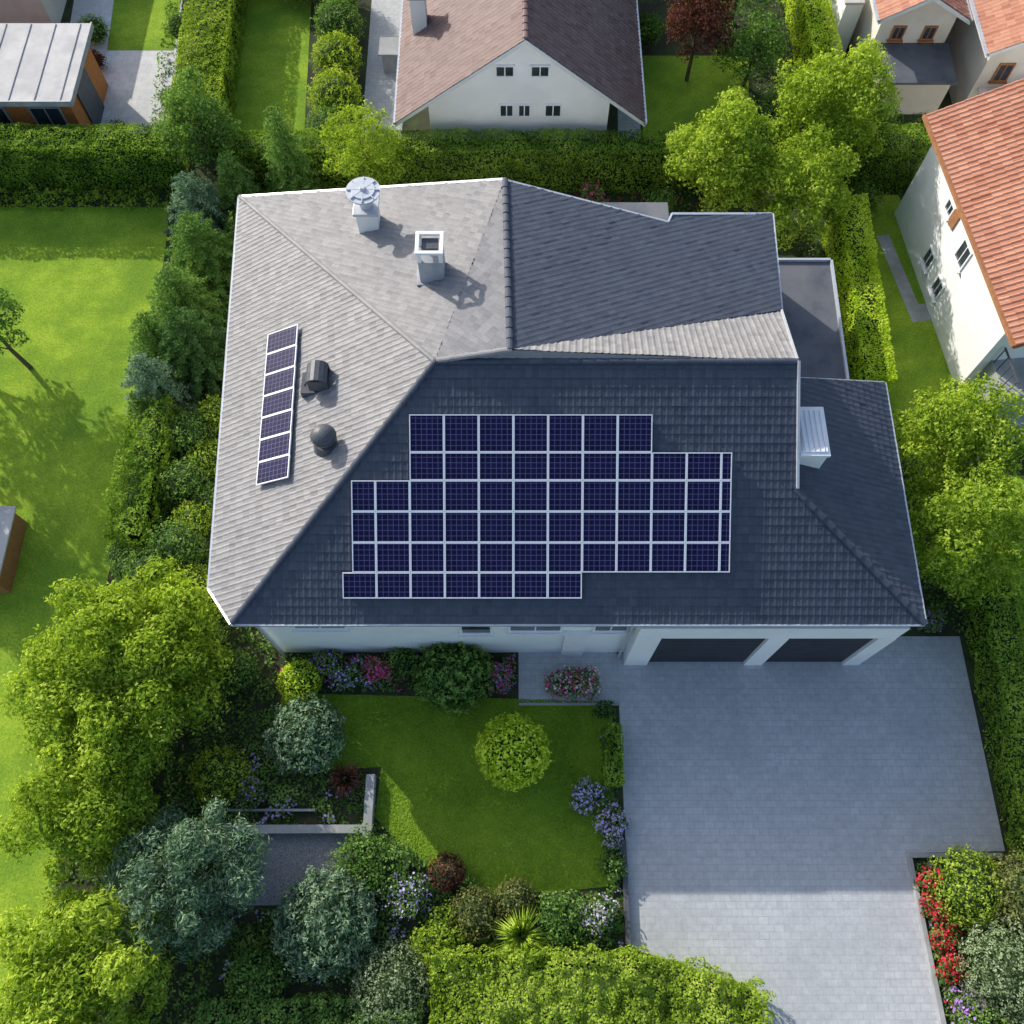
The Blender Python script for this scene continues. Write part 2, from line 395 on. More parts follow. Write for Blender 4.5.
def inpoly(P,poly):
    c=np.zeros(len(P),bool);n=len(poly);j=n-1
    for i in range(n):
        xi,yi=poly[i];xj,yj=poly[j]
        c^=((yi>P[:,1])!=(yj>P[:,1]))&(P[:,0]<(xj-xi)*(P[:,1]-yi)/((yj-yi) or 1e-9)+xi);j=i
    return c
def hedge(poly,h,pal,label,dens=620,leaf=.078,rough=.09,name='hedge'):
    c=np.mean(np.array(poly),0);pa=np.array(poly);mn=pa.min(0);mx=pa.max(0)
    ar=(mx-mn).prod();T=R.uniform(mn,mx,(int(ar*dens),2));T=T[inpoly(T,poly)]
    def nn(x,y,z,s=1.3): return noise.noise(Vector((x*s,y*s,z*s)))+.6*noise.noise(Vector((x*s*3,y*s*3,z*s*3)))
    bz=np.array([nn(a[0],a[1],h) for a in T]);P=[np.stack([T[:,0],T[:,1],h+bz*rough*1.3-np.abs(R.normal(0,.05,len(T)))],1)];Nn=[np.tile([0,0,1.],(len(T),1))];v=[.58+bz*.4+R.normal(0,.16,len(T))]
    a=sum(poly[i][0]*poly[(i+1)%len(poly)][1]-poly[(i+1)%len(poly)][0]*poly[i][1] for i in range(len(poly)))
    for i in range(len(poly)):
        p=pa[i];q=pa[(i+1)%len(poly)];L=np.linalg.norm(q-p);d=(q-p)/L;nr=np.array([d[1],-d[0]])*(1 if a>0 else -1)
        m=int(L*h*dens*.75);t=R.random(m);z=R.random(m)*h
        xy=p+d*(t*L)[:,None];b=np.array([nn(u[0],u[1],w) for u,w in zip(xy,z)])
        off=b*rough*1.3-np.abs(R.normal(0,.05,m))
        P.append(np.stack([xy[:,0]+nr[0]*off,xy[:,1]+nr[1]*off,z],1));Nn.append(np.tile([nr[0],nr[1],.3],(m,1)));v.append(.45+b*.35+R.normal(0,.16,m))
    core=MB();cc=.14+rough;ins=[(c[0]+(x-c[0])*(1-cc/max(.45,abs(x-c[0]))) ,c[1]+(y-c[1])*(1-cc/max(.45,abs(y-c[1])))) for x,y in poly]
    core.prism(ins,0,h-.16-rough*1.2)
    o=leafmesh(name,[(np.concatenate(P),np.concatenate(Nn),leaf,.65,np.concatenate(v),F[pal])],(c[0],c[1],0),core=core)
    return tag(o,label,'hedge')
def cover(poly,dens,pal,h=.3,leaf=.1,fl=None,name='ground_cover',bare=0.05,holes=()):
    pa=np.array(poly);mn=pa.min(0);mx=pa.max(0);T=R.uniform(mn,mx,(int((mx-mn).prod()*dens*1.25),2));T=T[inpoly(T,poly)]
    for hl in holes: T=T[~inpoly(T,hl)]
    b=np.array([noise.noise(Vector((a[0]*1.6,a[1]*1.6,3))) +.6*noise.noise(Vector((a[0]*4,a[1]*4,1))) for a in T])
    k=b>bare-.4;T=T[k];b=b[k];z=np.clip((b+.45)*h,.01,9)*R.uniform(.5,1.1,len(T))
    P=np.stack([T[:,0],T[:,1],z],1);Nn=np.tile([0,0,1.],(len(T),1));sets=[(P,Nn,leaf,.6,.45+b*.55+R.normal(0,.2,len(T)),F[pal])]
    if fl:
        for f in fl:
            s=R.uniform(-99,99);g=np.array([noise.noise(Vector((a[0]*1.5+s,a[1]*1.5,9))) for a in T]);k=(g>.22)&(R.random(len(T))<.35)
            sets.append((P[k]+[0,0,.06],Nn[k],.08,.9,R.random(k.sum()),F[f]))
    o=leafmesh(name,sets,(0,0,0));o['kind']='stuff';return o
def blades(poly,dens,size):
    pa=np.array(poly);mn=pa.min(0);mx=pa.max(0);T=R.uniform(mn,mx,(int((mx-mn).prod()*dens),2));T=T[inpoly(T,poly)]
    n=len(T);P=np.stack([T[:,0],T[:,1],R.uniform(.012,.03,n)],1)
    g=np.array([noise.noise(Vector((a[0]*.9,a[1]*.9,5)))+.5*noise.noise(Vector((a[0]*3.5,a[1]*3.5,5))) for a in T])
    o=leafmesh('grass_blades',[(P,np.tile([-.15,.15,1.6],(n,1)),size,.5,.5+g*.4+R.normal(0,.14,n),F['blade'])],(0,0,0));o['kind']='stuff'
def window(parent,T,w,h,org,frame='white',mull=1,sill=True):
    b=MB();f=.06
    b.box(-w/2,-.02,-h/2,-w/2+f,.05,h/2,0,T);b.box(w/2-f,-.02,-h/2,w/2,.05,h/2,0,T)
    b.box(-w/2+f,-.02,h/2-f,w/2-f,.05,h/2,0,T);b.box(-w/2+f,-.02,-h/2,w/2-f,.05,-h/2+f,0,T)
    for i in range(mull):
        x=-w/2+w*(i+1)/(mull+1);b.box(x-.02,-.02,-h/2+f,x+.02,.04,h/2-f,0,T)
    if sill:b.box(-w/2-.05,-.02,-h/2-.06,w/2+.05,.12,-h/2-.003,0,T)
    o=b.obj('window',[M[frame]],org,parent)
    p=MB();p.box(-w/2+f+.002,-.02,-h/2+f+.002,w/2-f-.002,.02,h/2-f-.002,0,T);g=p.obj('pane',[M['glass']],org,o);return o
def TS(x,y,z): return Matrix.Translation((x,y,z))@Matrix(((1,0,0,0),(0,-1,0,0),(0,0,1,0),(0,0,0,1)))
# ============================================================ GROUND
LAWN_L=[(-40,24.4),(-13.1,24.4),(-12.7,18),(-12.8,9.5),(-12.6,-4),(-40,-12)]
LAWN_F=[(-6.9,5.75),(3.0,5.5),(2.85,.4),(1.2,.25),(-1.2,.2),(-2.9,1.2),(-3.9,2.2),(-3.8,3.6),(-5.4,3.5),(-7.0,4.3)]
sheet('ground',[(-400,-300),(400,-300),(400,500),(-400,500)],0,M['ground'])
sheet('neighbour_lawn',LAWN_L,.008,M['grass'])
sheet('front_lawn',LAWN_F,.008,M['grass'])
sheet('planting_bed',[(-12.6,24),(-8,24.5),(-7.6,7.1),(.2,7.1),(.2,5.7),(3.15,5.7),(3.15,-1.1),(6.5,-2.2),(6.5,-9),(-13,-9)],.004,M['soil'])
sheet('driveway',[(3.2,6.95),(13.8,6.95),(13.85,1.3),(11.05,1.25),(11.2,-3),(11.5,-12),(6.6,-12),(6.6,-2.25),(3.2,-1.15)],.012,M['paver'])
sheet('side_path',[(10.6,7.5),(13.8,7.5),(13.8,6.953),(10.6,6.953)],.012,M['paver'])
sheet('front_path',[(.2,5.45),(3.197,5.45),(3.197,7.05),(.2,7.05)],.012,M['paver'])
sheet('right_bed',[(11.15,1.1),(16,1.1),(16,-12),(11.6,-12),(11.3,-3)],.006,M['soil'])
sheet('right_lawn',[(15.2,13),(40,13),(40,-9),(15.2,-9)],.008,M['grass'])
sheet('yard_lawn',[(12.7,25),(14.9,25),(16.5,14),(12.6,14)],.008,M['grass'])
sheet('garden_path',[(13.75,23.0),(14.2,23.1),(14.75,19.9),(15.6,20.0),(15.7,19.3),(14.4,19.1)],.012,M['conc'])
sheet('upper_lawn',[(-11.3,28.2),(-8.3,28.2),(-8.7,36),(-12,36)],.008,M['grass'])
sheet('corner_lawn',[(-17,32.8),(-14.2,32.8),(-14.6,40),(-17.6,40)],.012,M['grass'])
sheet('side_lawn',[(5.2,27.5),(9.4,27.5),(9.9,32.5),(5.4,32.5)],.008,M['grass'])
sheet('neighbour_patio',[(-18.3,27.2),(-13.5,27.2),(-14.3,36),(-19,36)],.008,M['patio'])
sheet('neighbour_path',[(-6,27.5),(-4.4,27.5),(-4.4,38),(-6.1,38)],.008,M['paver'])
sheet('east_path',[(4.2,27),(5.1,27),(5.3,33),(4.4,33)],.008,M['paver'])
sheet('gravel_terrace',[(-7.9,-.1),(-4.3,-.1),(-4.1,1.85),(-7.9,1.85)],.012,M['gravel'])
blades(LAWN_F,1700,.055)
b=MB();b.box(-8.1,1.75,0,-4.18,1.98,.32);b.box(-4.18,1.6,0,-3.93,3.35,.34);b.box(-8.1,2.35,0,-5.6,2.42,.18)
tag(b.obj('garden_wall',[M['conc']],(-6,2,0),bevel=.01),'low grey concrete garden wall beside the gravel terrace','wall')
b=MB();b.box(3.06,-1.05,0,3.2,1.6,.22);tag(b.obj('edging_wall',[M['under']],(3.1,0,0),bevel=.01),'low dark edging wall between driveway and flower bed','wall')
b=MB();b.box(11.05,1.12,0,13.7,1.25,.14);b.prism([(11.05,1.117),(11.17,1.117),(11.35,-3),(11.6,-9),(11.48,-9),(11.2,-3)],0,.14)
tag(b.obj('planter_kerb',[M['conc']],(11.2,0,0),bevel=.01),'grey stone kerb around the flower bed beside the driveway','kerb')
b=MB();b.box(.2,5.37,0,3.2,5.45,.05);tag(b.obj('path_kerb',[M['conc']],(1,5.4,0)),'thin concrete edging along the front path','kerb')
# ============================================================ MAIN HOUSE
HO=(0,12,0)
house=thing('house',HO,'large white house with complex grey tiled roof and double garage','house')
A=(-8.81,20.94,4.3);B1=(-8.15,7.74,3.91);B2=(-7.31,6.65,4.3);C=(10.76,6.65,4.3);D=(-1.96,12.6,7.5);E=(7.25,12.6,7.5);Hh=(7.3,9.72,5.95);Nn_=(10.9,13.95,4.3)
R1=(-.2,19.07,7.0);R2=(-.05,12.78,7.75);NE=(8.08,19.62,5.0);V=(7.74,15.57,5.53);X=(4.62,18.45,5.96);X2=(4.76,18.8,5.92)
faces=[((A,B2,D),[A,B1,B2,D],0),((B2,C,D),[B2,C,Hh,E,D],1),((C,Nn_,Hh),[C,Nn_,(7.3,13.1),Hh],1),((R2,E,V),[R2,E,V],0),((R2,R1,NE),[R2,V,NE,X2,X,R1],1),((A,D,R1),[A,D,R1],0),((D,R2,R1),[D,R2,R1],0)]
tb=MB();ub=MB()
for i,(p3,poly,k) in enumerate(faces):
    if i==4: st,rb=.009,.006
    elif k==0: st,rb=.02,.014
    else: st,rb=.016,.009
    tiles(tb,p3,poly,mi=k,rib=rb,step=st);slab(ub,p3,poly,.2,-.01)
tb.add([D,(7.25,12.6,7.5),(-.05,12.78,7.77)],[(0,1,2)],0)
roof=tb.obj('roof',[M['tile'],M['shadetile']],HO,house)  # slots follow the sun: pale tile on lit slopes, shade-darkened tile on the rest
ub.obj('roof_deck',[M['under']],HO,roof)
up=lambda p,h=.06:(p[0],p[1],p[2]+h)
for p,q,m,rr in((A,D,'tile',.06),(C,Hh,'shadetile',.085),(D,E,'shadetile',.08),(R2,R1,'shadetile',.08),(B2,D,'shadetile',.075),(D,R2,'tile',.075)):
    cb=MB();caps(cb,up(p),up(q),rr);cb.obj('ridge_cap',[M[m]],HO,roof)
gb=MB()
def gut(p,q,w=.12,h=.1,dz=-.03): gb.beam(up(p,dz),up(q,dz),w,h)
gut(A,B1,.15);gut(B1,B2,.13);gut(B2,C,.12);gut(C,Nn_,.13);gut(A,(R1[0],R1[1]+.02,R1[2]),.08,.12,-.02);gut(R1,X,.06,.12);gut(X,X2,.06);gut(X2,NE,.08);gut(NE,V,.12);gut(V,E,.06,.12,.02);gut(Nn_,(7.3,13.1,5.95),.07)
gut((7.27,12.6,7.5),(7.33,9.75,5.95),.06,.18,.05)
gb.obj('gutter',[M['gutter']],HO,roof)
wb=MB()
wb.prism([(-7.0,7.0),(10.45,7.0),(10.5,13.7),(7.3,13.0),(7.6,15.4),(7.8,19.2),(4.5,18.2),(-.15,18.5),(-8.2,20.3),(-7.4,8.3)],0,[4.25,4.25,4.25,5.6,5.2,4.8,5.6,6.7,4.2,4.2])
wb.prism([(7.14,9.75),(7.24,9.75),(7.24,15.3),(7.14,15.3)],3.9,[5.75,5.75,5.3,5.3])
wb.add([(7.26,9.75,5.0),(7.26,12.6,5.0),(7.26,15.5,4.5),(7.26,15.5,5.3),(7.26,12.6,7.3),(7.26,9.75,5.8)],[(0,1,2,3,4,5)])
wb.obj('wall',[M['render']],HO,house)
g=MB()
for x0,x1 in((3.4,4.1),(7.05,7.6),(10.05,10.55)): g.box(x0,6.6,0,x1,6.99,2.95)
g.box(3.4,6.62,2.953,10.55,6.99,3.9)
g.obj('garage_portal',[M['render']],HO,house,bevel=.01)
for x0,x1 in((4.1,7.05),(7.6,10.05)):
    d=MB()
    for i in range(10): d.box(x0+.01,6.7,.02+i*.292,x1-.01,6.75,.02+i*.292+.275)
    d.box(x0+.01,6.73,0,x1-.01,6.77,2.95);d.obj('garage_door',[M['door']],HO,house)
for x,w,z,h,m in((-5.3,1.5,3.15,.7,1),(-1.0,.9,2.9,1.2,0),(.65,1.5,3.0,.9,1),(2.75,1.0,3.0,.9,1)):
    window(house,TS(x,6.98,z),w,h,HO,mull=m)
d=MB();d.box(1.5,6.9,0,2.15,6.99,2.3);d.box(1.43,6.88,2.303,2.22,6.99,2.4);d.obj('door',[M['white']],HO,house)
for x,y in((-6.9,6.85),(3.25,6.85)):
    d=MB();d.beam((x,y,0),(x,y,4.15),.07,.07,up=Vector((0,1,0)));d.obj('downpipe',[M['gutter']],HO,house)
k=MB();k.prism([(1.6,18.4),(5.0,18.4),(5.1,21.0),(1.9,21.0)],3.75,[4.5,4.5,4.0,4.0]);k.box(2.2,18.6,0,4.9,20.7,3.75);k.obj('porch_roof',[M['flat']],HO,house,bevel=.02)
k=MB();k.prism([(7.6,14.3),(10.35,14.3),(10.5,19.4),(7.7,19.4)],2.75,3.0);k.obj('flat_roof',[M['flat']],HO,house)
k=MB();k.box(7.7,14.4,0,10.2,19.2,2.75);k.obj('annex_wall',[M['render']],HO,house)
k=MB();k.beam((10.38,14.3,3.03),(10.53,19.4,3.03),.08,.14);k.beam((7.7,19.43,3.03),(10.5,19.43,3.03),.08,.14);k.obj('parapet',[M['gutter']],HO,house)
def flash(mb,x,y,z,w,d): mb.box(x-w/2,y-d/2,z-.5,x+w/2,y+d/2,z+.16)
ch=MB();x,y=-4.18,18.3
ch.box(x-.3,y-.3,5.0,x+.3,y+.3,6.75);ch.box(x-.36,y-.36,6.75,x+.36,y+.36,6.85,1);ch.cyl((x,y,6.85),(x,y,7.35),.2,.2,16,1)
flash(ch,x,y,5.7,.8,.8)
c_=ch.obj('chimney',[M['render'],M['gutter']],HO,roof,bevel=.008)
cp=MB();cp.cyl((x,y,7.35),(x,y,7.43),.47,.49,28);cp.cyl((x,y,7.43),(x,y,7.47),.34,.34,24);cp.cyl((x,y,7.47),(x,y,7.56),.1,.07,12)
for i in range(8):
    a=i*math.pi/4;cp.beam((x+.1*math.cos(a),y+.1*math.sin(a),7.45),(x+.46*math.cos(a),y+.46*math.sin(a),7.45),.03,.05)
cp.obj('chimney_cowl',[M['gutter']],HO,c_)
ch=MB();x,y=-2.16,15.8
ch.box(x-.33,y-.33,6,x+.33,y+.33,7.8);flash(ch,x,y,6.85,.85,.85)
for i in(-1,1):
    for j in(-1,1): ch.box(x+i*.28-.05,y+j*.28-.05,7.8,x+i*.28+.05,y+j*.28+.05,8.15,1)
for i in(-1,1): ch.box(x-.37,y+i*.32-.05,8.15,x+.37,y+i*.32+.05,8.23,1);ch.box(x+i*.32-.05,y-.27,8.15,x+i*.32+.05,y+.27,8.23,1)
ch.box(x-.22,y-.1,8.0,x+.22,y+.25,8.1,2)
ch.obj('chimney',[M['grey'],M['white'],M['darkmetal']],HO,roof,bevel=.008)
ch=MB();ch.box(7.42,10.5,4.8,8.12,11.85,6.35,0)
ch.box(7.38,10.46,6.35,8.16,11.9,6.45,1);ch.box(7.45,10.55,6.453,8.09,11.8,6.5,1)
for i in range(5): ch.box(7.47+i*.13,10.58,6.503,7.5+i*.13,11.77,6.52,2)
ch.obj('chimney',[M['render'],M['white'],M['gutter']],HO,roof,bevel=.01)
v=MB();x,y,z=-5.35,13.05,5.75
v.box(x-.42,y-.33,z-.4,x+.36,y+.33,z+.02);v.cyl((x,y,z-.1),(x,y,z+.45),.24,.24,16)
for i in range(7):
    a0=math.pi*(i)/8-.1;a1=math.pi*(i+1)/8-.1
    v.beam((x+.1+.3*math.cos(a0)*-1,y,z+.35+.3*math.sin(a0)),(x+.1+.3*math.cos(a1)*-1,y,z+.35+.3*math.sin(a1)),.62,.05,up=Vector((0,0.01,1)) if abs(math.cos((a0+a1)/2))>.5 else Vector((1,0,.2)))
v.box(x-.15,y-.31,z+.1,x+.38,y-.26,z+.55);v.box(x-.15,y+.26,z+.1,x+.38,y+.31,z+.55)
v.obj('roof_vent',[M['darkmetal']],HO,roof)
v=MB();x,y,z=-4.9,11.1,6.0
v.cyl((x,y,z-.3),(x,y,z+.05),.38,.3,20);v.cyl((x,y,z+.05),(x,y,z+.3),.22,.22,18);v.cyl((x,y,z+.3),(x,y,z+.36),.34,.34,20);v.dome((x,y,z+.36),.32,.22)
v.obj('roof_vent',[M['darkmetal']],HO,roof)
# ---- solar panels
nS,zS=planez((B2,C,D));Vs=(Vector((0,1,0))-nS*nS.y).normalized();Us=Vector((1,0,0))
cache={}
def panel(o,U,V_,n,w,h,label,group):
    key=(round(w,2),round(h,2))
    if key not in cache:
        f=MB();t=.026
        f.box(-w/2,-h/2,0,-w/2+t,h/2,.045);f.box(w/2-t,-h/2,0,w/2,h/2,.045);f.box(-w/2+t,-h/2,0,w/2-t,-h/2+t,.045);f.box(-w/2+t,h/2-t,0,w/2-t,h/2,.045)
        cme=MB();W=w/2-t-.001;H_=h/2-t-.001;cme.box(-W,-H_,.005,W,H_,.036)
        fo=f.obj('frame',[M['panelframe']]);co=cme.obj('solar_cells',[M['cells']])
        uv=co.data.uv_layers.new(name='UVMap')
        for l in co.data.loops:
            c=co.data.vertices[l.vertex_index].co;uv.data[l.index].uv=(c.x+W,c.y+H_)
        cache[key]=(fo.data,co.data);bpy.data.objects.remove(fo);bpy.data.objects.remove(co)
    e=thing('solar_panel',(0,0,0),label,'solar panel',group)
    e.matrix_world=Matrix(((U.x,V_.x,n.x,o.x),(U.y,V_.y,n.y,o.y),(U.z,V_.z,n.z,o.z),(0,0,0,1)))
    for nm,me in zip(('frame','solar_cells'),cache[key]):
        c=bpy.data.objects.new(nm,me);COL.objects.link(c);c.parent=e
ys=[11.43,10.58,9.95,9.245,8.54,7.855,7.255]
xm=[-2.62+.885*i for i in range(8)]
mid=[-4.12,-3.5]+xm+[4.46,5.345,5.62]
rows=[xm,xm+[4.46,5.345,5.62],mid,mid,mid,[-4.38,-3.5]+xm[:6]]
for r,xs in enumerate(rows):
    y0,y1=ys[r+1],ys[r]
    for a,c in zip(xs,xs[1:]):
        yc=(y0+y1)/2;p=Vector(((a+c)/2,yc,zS(0,yc)))+nS*.1
        panel(p,Us,Vs,nS,c-a-.006,(y1-y0)/Vs.y-.006,'dark blue solar panel with white frame on tiled roof','solar array on the roof slope')
rl=MB()
for r in range(6):
    for yy in (ys[r]-.15,ys[r+1]+.15): rl.beam((rows[r][0]+.03,yy,zS(0,yy)+.07),(rows[r][-1]-.03,yy,zS(0,yy)+.07),.04,.05)
tag(rl.obj('mounting_rail',[M['gutter']],(0,10,6)),'aluminium mounting rails under the solar panels','rail')
nW,zW=planez((A,B2,D));dW=Vector((-.015,1,0));dW=(Vector((dW.x,dW.y,-(nW.x*dW.x+nW.y*dW.y)/nW.z))).normalized();cW=dW.cross(nW).normalized()
for i in range(7):
    t=(i+.5)/7;y=10.35+4.75*t;x=-6.36-.15*t
    panel(Vector((x,y,zW(x,y)))+nW*.13,cW,dW,nW,1.12,.67,'dark blue solar panel in narrow row on light roof slope','row of panels on the side slope')
# ============================================================ NEIGHBOUR HOUSES
def simple_gable_y(name,xl,xr,xp,y0,y1,ze,zp,org,label,tm,wm,wl,wr,ov=.35):
    h=thing(name,org,label,'house')
    t=MB();u=MB()
    a=(xl,y0,ze);b_=(xl,y1,ze);p=(xp,y0,zp);q=(xp,y1,zp);c=(xr,y0,ze);d=(xr,y1,ze)
    tiles(t,(a,p,q),[a,p,q,b_],.2,.28);tiles(t,(p,c,d),[p,c,d,q],.2,.28);slab(u,(a,p,q),[a,p,q,b_],.16,-.01);slab(u,(p,c,d),[p,c,d,q],.16,-.01);caps(t,up(p),up(q))
    r=t.obj('roof',[tm],org,h);u.obj('roof_deck',[M['fascia']],org,r)
    w=MB();zz=lambda x: ze+(zp-ze)*((x-xl)/(xp-xl) if x<xp else (xr-x)/(xr-xp))-.2
    y=y0+ov;vs=[(wl,y,0),(wr,y,0),(wr,y,zz(wr)),(xp,y,zz(xp)),(wl,y,zz(wl))];n=5
    vs+=[(a_[0],y1-ov,a_[2]) for a_ in vs];w.add(vs,[(0,1,2,3,4),(9,8,7,6,5)]+[(i,n+i,n+(i+1)%n,(i+1)%n) for i in range(n)])
    w.obj('wall',[wm],org,h)
    g=MB();g.beam(up(a,0),up(b_,0),.12,.1);g.beam(up(c,0),up(d,0),.12,.1);g.obj('gutter',[M['gutter']],org,r)
    return h,r
hN,rN=simple_gable_y('house',-4.3,4.9,.45,26.2,42,2.35,5.85,(0,30,0),'white gabled house with brown tiled roof behind hedge',M['browntile'],M['render'],-3.05,3.55,.4)
for x,z,w in((-.25,4.3,.7),(.98,4.3,.7)): window(hN,TS(x,26.59,z),w,.5,(0,30,0),mull=1,sill=False)
for x,w in((-.2,.55),(.45,.5),(1.5,.65)): window(hN,TS(x,26.59,2.6),w,.6,(0,30,0),mull=1,sill=False)
c_=MB();c_.box(-3.75,30.2,2.6,-3.2,30.8,4.3);c_.box(-3.82,30.13,4.3,-3.13,30.87,4.38,1);c_.cyl((-3.47,30.5,4.38),(-3.47,30.5,4.7),.15,.15,12,1);c_.obj('chimney',[M['render'],M['grey']],(0,30,0),rN)
sk_=MB();sk_.beam((-1.9,33.2,4.25),(-1.2,33.2,4.8),.6,.08);sk_.obj('roof_window',[M['darkmetal']],(0,30,0),rN)
b=MB();b.box(-5.3,31.5,0,-4.5,32.3,.9);b.box(-5.4,31.4,.9,-4.4,32.4,.97,1);tag(b.obj('garden_box',[M['grey'],M['conc']],(-5,32,0)),'small grey outdoor unit beside a brown roofed house','box')
s=thing('garden_house',(-19,29,0),'small orange timber building with pale flat roof','shed')
b=MB();b.box(-23,27.4,0,-16.6,30.8,2.45);b.obj('wall',[M['orange']],(-19,29,0),s)
b=MB();b.box(-23.4,27.0,2.45,-16.25,31.1,2.62)
for i in range(8): b.box(-23.3+i*.95,27.05,2.622,-23.27+i*.95,31.05,2.65,1)
b.obj('roof',[M['lightroof'],M['conc']],(-19,29,0),s)
b=MB();b.box(-23.4,26.93,2.45,-16.2,26.98,2.68);b.box(-16.24,26.99,2.45,-16.19,31.1,2.68);b.obj('fascia',[M['grey']],(-19,29,0),s)
window(s,TS(-17.6,27.38,1.3),1.2,1.5,(-19,29,0),frame='grey');window(s,TS(-20,27.38,1.3),1.8,1.5,(-19,29,0),frame='grey')
b=MB();b.box(-16.6,28.2,0,-16.53,29.6,2.1);b.obj('door',[M['darkmetal']],(-19,29,0),s)
hh,rr=simple_gable_y('house',-26,-18.9,-22.3,33.5,44,2.3,4.2,(-22,38,0),'house with dark brown tiled roof and pale walls',M['browntile'],M['cream'],-25.5,-19.3)
e=thing('house',(18,20,0),'white house with orange clay tile roof beside lawn','house');o=(18,20,0)
ang=math.atan2(.97,9.1);dy=Vector((math.sin(ang),-math.cos(ang),0));dx=Vector((math.cos(ang),math.sin(ang),0));P0=Vector((14.0,24.4,0))
def L(a,b_,z): q=P0+dx*a+dy*b_;return (q.x,q.y,z)
zr=4.4+.44*4.6
t=MB();u=MB();q1=[L(0,0,4.4),L(0,9.3,4.4),L(4.6,9.3,zr),L(4.6,0,zr)];q2=[L(4.6,0,zr),L(4.6,9.3,zr),L(9.2,9.3,4.4),L(9.2,0,4.4)]
for q in(q1,q2): tiles(t,q[:3],q,.2,.3,.025,.035);slab(u,q[:3],q,.15,-.01)
caps(t,up(q2[0]),up(q2[1]))
r_=t.obj('roof',[M['redtile']],o,e);u.obj('roof_deck',[M['shutter']],o,r_)
w=MB();pp=[L(.55,.35,0),L(.55,8.2,0),L(8.6,8.2,0),L(8.6,.35,0)];w.prism([p[:2] for p in pp],0,4.35)
for bb in(.35,8.2):
    w.add([L(.55,bb,4.3),L(8.6,bb,4.3),L(4.6,bb,zr-.2)],[(0,1,2)])
w.obj('wall',[M['render']],o,e)
g=MB();g.beam(L(-.06,0,4.38),L(-.06,9.3,4.38),.12,.12);g.obj('gutter',[M['shutter']],o,r_)
def TW(b_,z):
    p=L(.55,b_,z);return Matrix(((dy.x,-dx.x,0,p[0]),(dy.y,-dx.y,0,p[1]),(0,0,1,z),(0,0,0,1)))
for b_,z,w_,h_ in((3.4,1.1,.6,.75),(4.6,1.0,.6,.75),(2.9,3.1,.55,.5),(4.7,2.9,.7,.9)):
    window(e,TW(b_,z),w_,h_,o,mull=1)
sh=MB()
T=TW(3.4,3.1);sh.box(-.2,0,-.3,.2,.05,.3,0,T)
sh.obj('shutter',[M['shutter']],o,e)
an=MB();pp=[L(.9,8.2,0),L(.9,9.6,0),L(5,9.6,0),L(5,8.2,0)];an.prism([p[:2] for p in pp],0,1.8);pp=[L(.6,9.6,0),L(.6,10.4,0),L(5,10.4,0),L(5,9.6,0)];an.prism([p[:2] for p in pp],0,.9)
an.obj('terrace_block',[M['conc']],o,e,bevel=.02)
rl=MB()
for i in range(5):
    p=L(.95,8.3+i*.3,1.8);rl.beam(p,(p[0],p[1],2.6),.03,.03,up=Vector((0,1,0)))
rl.beam(L(.95,8.25,2.6),L(.95,9.6,2.6),.05,.05);rl.obj('railing',[M['darkmetal']],o,e)
h1,r1=simple_gable_y('house',13.9,17.4,15.6,30.6,40,3.1,4.1,(15,35,0),'small cream house with orange clay tile roof',M['redtile'],M['cream'],14.2,17.0,.4)
for x in(15.0,16.2): window(h1,TS(x,30.99,2.3),.5,.6,(15,35,0),mull=1,frame='shutter')
b=MB();b.box(14.5,29.2,0,17.1,31.0,1.6);b.obj('annex_wall',[M['cream']],(15,35,0),h1)
b=MB();b.prism([(14.35,29.0),(17.2,29.0),(17.2,30.98),(14.35,30.98)],[1.6]*4,[1.7,1.7,1.85,1.85]);b.obj('annex_roof',[M['flat']],(15,35,0),h1)
h2,r2=simple_gable_y('house',17.5,26,21.6,28.6,38,3.3,5.3,(21,33,0),'cream house with orange tiled roof and balcony',M['redtile'],M['cream'],17.9,25.4,.4)
for x in(18.7,20.2): window(h2,TS(x,28.99,2.2),.6,.8,(21,33,0),mull=1,frame='shutter')
b=MB();b.box(18.1,27.9,1.4,21,28.99,1.52);b.box(18.1,27.9,1.52,21,27.96,2.2);b.obj('balcony',[M['cream']],(21,33,0),h2)
b=MB();b.box(13.2,32.5,0,13.9,40,2.4);b.box(13.1,32.4,2.4,13.88,40.1,2.5,1);tag(b.obj('garden_outbuilding',[M['render'],M['lightroof']],(13.5,35,0)),'narrow white outbuilding with pale roof','outbuilding')
b=thing('storage_shed',(-16.6,10,0),'low garden shed with pale roof and red brown side','shed')
q=MB();q.box(-18,8.9,0,-15.75,11.3,.95);q.obj('wall',[M['shutter']],(-16.6,10,0),b)
q=MB();q.prism([(-18.2,8.75),(-15.65,8.75),(-15.65,11.45),(-18.2,11.45)],.95,[1.15,1.02,1.02,1.15]);q.obj('roof',[M['lightroof']],(-16.6,10,0),b,bevel=.02)
# ============================================================ HEDGES
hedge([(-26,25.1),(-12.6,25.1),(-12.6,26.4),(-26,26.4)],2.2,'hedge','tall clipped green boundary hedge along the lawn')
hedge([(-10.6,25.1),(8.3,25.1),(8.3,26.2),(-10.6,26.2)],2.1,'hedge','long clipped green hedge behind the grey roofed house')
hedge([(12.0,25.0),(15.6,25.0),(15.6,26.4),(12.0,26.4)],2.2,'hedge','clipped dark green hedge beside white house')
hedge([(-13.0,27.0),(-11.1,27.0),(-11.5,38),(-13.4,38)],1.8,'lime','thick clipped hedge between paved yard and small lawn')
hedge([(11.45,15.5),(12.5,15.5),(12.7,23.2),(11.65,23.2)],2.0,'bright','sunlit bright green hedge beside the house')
hedge([(13.9,.9),(15.1,.9),(15.2,9.0),(14.0,9.0)],1.6,'hedge','clipped green hedge along the driveway edge')
